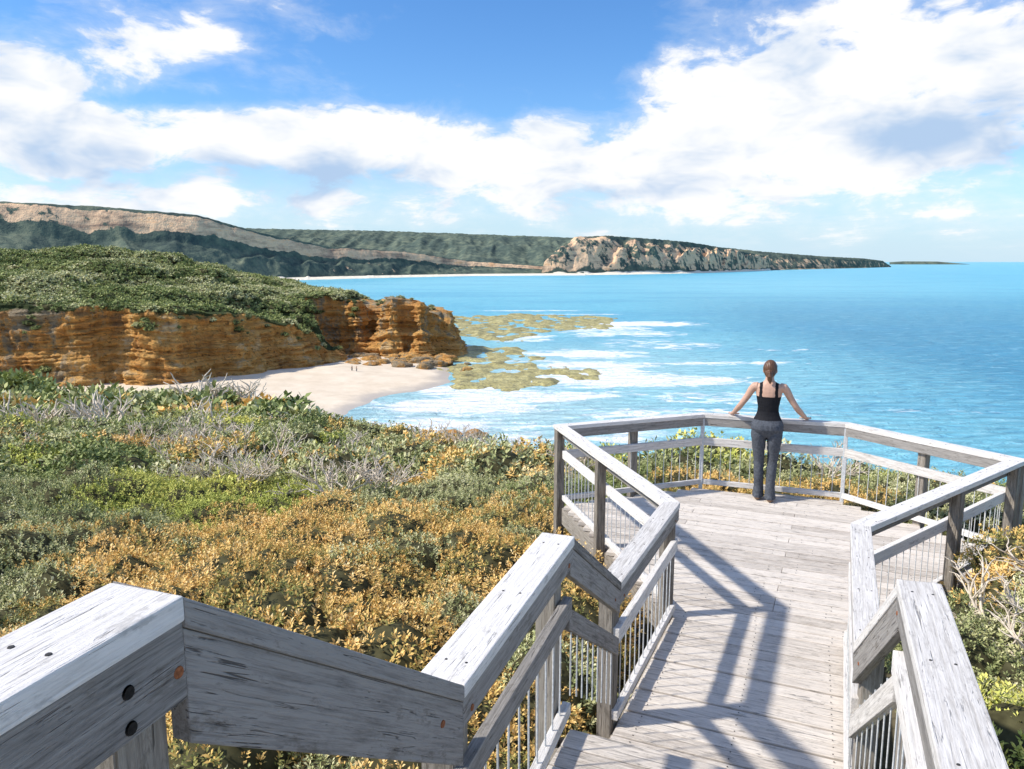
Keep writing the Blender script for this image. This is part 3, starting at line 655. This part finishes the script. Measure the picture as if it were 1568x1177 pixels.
def bare(x,y,s,dz=0,ms=None):
    z=float(ground_top(np.array([x]),np.array([y]))[0]); inst(random.choice(ms or tw),x,y,z-.40*s+dz,s,1,bs_,'bare_shrub')
for x,y,s in [(-4.6,12.6,.9),(-2.9,12.0,.9),(-2.2,12.4,.8),(-5.4,13.2,1.),(-1.2,20,1.),(-.4,18,.9),(.4,16.5,.8),(-2.2,21,1.1),(-8.5,20,1.1),(-7,16.5,1.),(-6.5,8.5,.7),
   (3.9,4.6,.8),(4.2,5.2,.8),(3.5,3.9,.8),(4.4,4.3,.9),(4.7,6.0,.7),(3.2,3.3,.7),(4.9,5.1,.8),(3.3,4.6,.7),(3.7,3.2,.8),(2.9,3.9,.6),(5.2,12.2,.7),(1.2,14.5,.8)]: bare(x,y,s,.12)
for x,y,s in [(-13.5,25,2.2),(-15,27,2.4),(-17,29,2.4),(-13,31,2.0),(-11,27,1.6),(-16,21,1.5),(-18,33,2.4),(-20,31,2.2)]: bare(x,y,s,.3,twf)
for q in range(36):
    y=random.uniform(50,72); x=random.uniform(-.42,-.24)*y; bare(x,y,random.uniform(2.4,4.2),.9,twf)
for q in range(34):
    y=random.uniform(16,52); x=random.uniform(-.65,-.1)*y
    if y<ye(x): bare(x,y,random.uniform(.8,1.6),.05,tw if y<25 else twf)
# ------------------------------------------------------------------ person
def build_person():
    V=[];F=[]
    NS=20
    def loft(rings,cap=True):
        o=len(V)
        for (c,ux,uy,rx,ry) in rings:
            for i in range(NS):
                th=2*math.pi*i/NS; V.append(tuple(Vector(c)+Vector(ux)*(rx*math.cos(th))+Vector(uy)*(ry*math.sin(th))))
        for r in range(len(rings)-1):
            for i in range(NS):
                F.append((o+r*NS+i,o+r*NS+(i+1)%NS,o+(r+1)*NS+(i+1)%NS,o+(r+1)*NS+i))
        F.append(tuple(o+i for i in range(NS))[::-1]); F.append(tuple(o+(len(rings)-1)*NS+i for i in range(NS)))
    XA=(1,0,0);YA=(0,1,0)
    torso=[(.78,.10,.08,-.01),(.83,.165,.116,-.016),(.88,.184,.134,-.028),(.93,.182,.132,-.028),(.98,.164,.110,-.014),(1.03,.138,.092,0),(1.08,.120,.082,.003),(1.14,.120,.082,.0),(1.21,.132,.090,.004),(1.28,.146,.100,.008),(1.33,.154,.096,.004),(1.375,.160,.080,-.004),(1.405,.135,.064,-.008),(1.43,.080,.052,-.008),(1.455,.053,.050,-.004),(1.49,.047,.050,.0),(1.54,.046,.050,.008)]
    loft([((0,y,z),XA,YA,rx,ry) for z,rx,ry,y in torso])
    def tube(pts):
        rings=[]
        for i,(p,r) in enumerate(pts):
            a=Vector(pts[max(0,i-1)][0]); b=Vector(pts[min(len(pts)-1,i+1)][0]); d=(b-a).normalized(); u=d.cross(Vector((0,1,0.13))).normalized(); v=d.cross(u).normalized(); rings.append((p,u,v,r,r))
        loft(rings)
    def ell(c,rx,ry,rz,n=12):
        rings=[]
        for k in range(n+1):
            ph=-math.pi/2+math.pi*(k+.02)/(n+.04); rings.append(((c[0],c[1],c[2]+rz*math.sin(ph)),XA,YA,max(.001,rx*math.cos(ph)),max(.001,ry*math.cos(ph))))
        loft(rings)
    for sgn,fx,fy in ((-1,-.062,.03),(1,.066,-.03)):
        bend=.02 if sgn>0 else .0
        leg=[(.90,.09*sgn,-.01,.088,.105),(.80,.09*sgn,-.012,.090,.104),(.68,.087*sgn,0,.080,.090),(.56,.082*sgn,.01+bend,.068,.076),(.47,.078*sgn,.015+bend,.060,.066),(.38,.076*sgn,.0+bend*.6,.058,.067),(.27,.070*sgn,-.006,.056,.066),(.16,fx*1.05,fy*.8,.057,.070),(.06,fx*1.1,fy*.9,.064,.082),(.028,fx*1.1,fy*.9,.066,.086)]
        loft([((x,y,z),XA,YA,rx,ry) for z,x,y,rx,ry in leg[::-1]])
        fxx=fx*1.15
        loft([((fxx,fy-.095,.035),XA,(0,0,1),.026,.030),((fxx,fy-.08,.036),XA,(0,0,1),.036,.034),((fxx,fy,.036),XA,(0,0,1),.038,.035),((fxx+.004*sgn,fy+.08,.030),XA,(0,0,1),.046,.028),((fxx+.006*sgn,fy+.13,.026),XA,(0,0,1),.042,.022),((fxx+.006*sgn,fy+.165,.022),XA,(0,0,1),.024,.016)])
    for s_ in (-1,1):
        tube([((.125*s_,-.005,1.375),.050),((.165*s_,0,1.372),.050),((.195*s_,.008,1.335),.045),((.245*s_,.03,1.24),.039),((.300*s_,.045,1.155),.035),((.318*s_,.062,1.125),.035),((.345*s_,.115,1.085),.036),((.385*s_,.18,1.03),.029),((.415*s_,.235,.992),.023)])
        w0=Vector((.412*s_,.228,.992)); w1=Vector((.425*s_,.268,.976)); w2=Vector((.435*s_,.315,.971)); lat=Vector((1,-.15*s_,0)).normalized()
        loft([(w0,lat,(0,.3,.95),.026,.019),(w1,lat,(0,.3,.95),.036,.016),(w2,lat,(0,.2,.98),.041,.013)])
        for k,(ln,off) in enumerate(((.062,-.031),(.074,-.010),(.070,.011),(.054,.031))):
            b0=w2+lat*off+Vector((0,-.012,0)); fan=lat*(off*.5)
            p1=b0+Vector((0,ln*.5,.006))+fan*.5; p2=p1+Vector((0,ln*.32,-.006))+fan*.3; p3=p2+Vector((0,ln*.22,-.018))
            tube([(b0,.0095),(p1,.009),(p2,.0082),(p3,.0072)])
        tb=w1+lat*(-.030*s_); p1=tb+Vector((-.028*s_,.018,-.002)); p2=p1+Vector((-.016*s_,.028,-.006))
        tube([(tb,.012),(p1,.0105),(p2,.0085)])
    ell((0,.012,1.578),.073,.092,.108,14)
    ell((0,.030,1.515),.050,.060,.055,8)
    ell((0,.106,1.560),.011,.016,.022,6)
    ell((0,.094,1.522),.022,.010,.008,6)
    for s_ in (-1,1):
        ell((.074*s_,.008,1.565),.009,.018,.030,6); ell((.030*s_,.088,1.585),.014,.010,.009,6)
    me=bpy.data.meshes.new('body'); me.from_pydata(V,[],F); me.update()
    ob=bpy.data.objects.new('body',me); COL.objects.link(ob)
    rm=ob.modifiers.new('r','REMESH'); rm.mode='VOXEL'; rm.voxel_size=.0055; rm.use_smooth_shade=True
    smt=ob.modifiers.new('s','SMOOTH'); smt.iterations=4; smt.factor=.5
    dg=bpy.context.evaluated_depsgraph_get(); nm=bpy.data.meshes.new_from_object(ob.evaluated_get(dg)); ob.modifiers.clear(); ob.data=nm
    nv=len(nm.vertices); vc=np.zeros(nv*3,np.float32); nm.vertices.foreach_get('co',vc); vc=vc.reshape(-1,3); vnm=np.zeros(nv*3,np.float32); nm.vertices.foreach_get('normal',vnm); vnm=vnm.reshape(-1,3)
    fold=.008*fbm(vc[:,0]*14,vc[:,1]*14,vc[:,2]*22+vc[:,0]*20,3)*((vc[:,2]<.97)&(vc[:,2]>.04)&(np.abs(vc[:,0])<.21))
    fold+=.005*fbm(vc[:,0]*10,vc[:,1]*10,vc[:,2]*30,2)*((vc[:,2]>1.0)&(vc[:,2]<1.25)&(np.abs(vc[:,0])<.155))
    pk=(np.abs(np.abs(vc[:,0])-.088)<.05)&(np.abs(vc[:,2]-.90)<.055)&(vc[:,1]<0); fold=fold+.004*pk
    vc=vc+vnm*fold[:,None]; nm.vertices.foreach_set('co',vc.astype(np.float32).ravel()); nm.update()
    nm.materials.clear()
    for mm in (simple('skin',(.60,.37,.265),.5,.35,40,.08),simple('black_top',(.012,.012,.015),.75,.2,80,.3,.2),simple('grey_trousers',(.085,.093,.108),.85,.15,45,.25,.5),simple('brown_shoes',(.20,.12,.07),.7,.2,60,.3)): nm.materials.append(mm)
    n_=len(nm.polygons); cc=np.zeros(n_*3,np.float32); nm.polygons.foreach_get('center',cc); cc=cc.reshape(-1,3); x,y,z=cc.T; ax_=np.abs(x)
    mi=np.zeros(n_,np.int32)
    mi[(z<1.02)&(ax_<.24)&~((ax_>.22)&(z>.9))]=2
    mi[(z>=.985)&(z<1.262)&(ax_<.158)]=1
    strap=(z>=1.25)&(z<1.44)&(np.abs(ax_-.088)<.017); mi[strap]=1
    mi[(z>=1.25)&(z<1.285)&(ax_<.108)&(z<1.262+.5*np.maximum(0,ax_-.06))]=1
    mi[(z<.032)]=3; mi[(z<.075)&(y>.07)]=3
    nm.polygons.foreach_set('material_index',mi); nm.polygons.foreach_set('use_smooth',np.ones(n_,bool)); nm.update()
    V.clear();F.clear()
    ell((0,-.004,1.592),.080,.094,.104,16)
    ell((0,-.060,1.545),.060,.045,.060,10)
    tube([((0,-.085,1.555),.030),((0,-.112,1.545),.034),((.003,-.118,1.515),.034),((.006,-.106,1.475),.026),((.010,-.092,1.44),.014),((.012,-.085,1.42),.006)])
    hm=bpy.data.meshes.new('hair'); hm.from_pydata(V,[],F); hm.update(); ho=bpy.data.objects.new('hair',hm); COL.objects.link(ho)
    rm=ho.modifiers.new('r','REMESH'); rm.mode='VOXEL'; rm.voxel_size=.006; dg=bpy.context.evaluated_depsgraph_get(); nh=bpy.data.meshes.new_from_object(ho.evaluated_get(dg)); ho.modifiers.clear(); 
    bm=bmesh.new(); bm.from_mesh(nh)
    bmesh.ops.delete(bm,geom=[f for f in bm.faces if f.calc_center_median().y>.03 and f.calc_center_median().z<1.625],context='FACES')
    cv=np.array([v.co[:] for v in bm.verts]); k_=.004*vn(cv[:,0]*160,cv[:,1]*60,cv[:,2]*18)
    for v,q in zip(bm.verts,k_): v.co+=v.normal*float(q)
    bm.to_mesh(nh); bm.free(); nh.materials.clear()
    hmt,t,b=material('brown_hair'); co=t.new('ShaderNodeTexCoord').outputs['Object']
    t.put(b.inputs['Base Color'],t.ramp(t.noise(t.map(co,(150,150,14)),1,4,.6),[(.3,(.05,.022,.012)),(.7,(.20,.095,.045))])); b.inputs['Roughness'].default_value=.45
    nh.materials.append(hmt); nh.polygons.foreach_set('use_smooth',np.ones(len(nh.polygons),bool)); ho.data=nh
    return ob,ho
body,hair=build_person()
per=empty('woman_at_railing'); body.parent=per; hair.parent=per
per.location=(3.03,8.955,.003); per.rotation_euler=(0,0,-math.atan2(.361,.932))
for i,(x,y,r) in enumerate([(-41.5,198,1.0),(-40.2,197.5,2.2)]):
    e=empty('beach_walker' if i==0 else 'beach_walker.001'); 
    for src in (body,hair):
        o=bpy.data.objects.new(src.name+'_walker',src.data); COL.objects.link(o); o.parent=e
    z=SEA+1.55; e.location=(x,y,z); e.rotation_euler=(0,0,r)
print('instances',cnt)
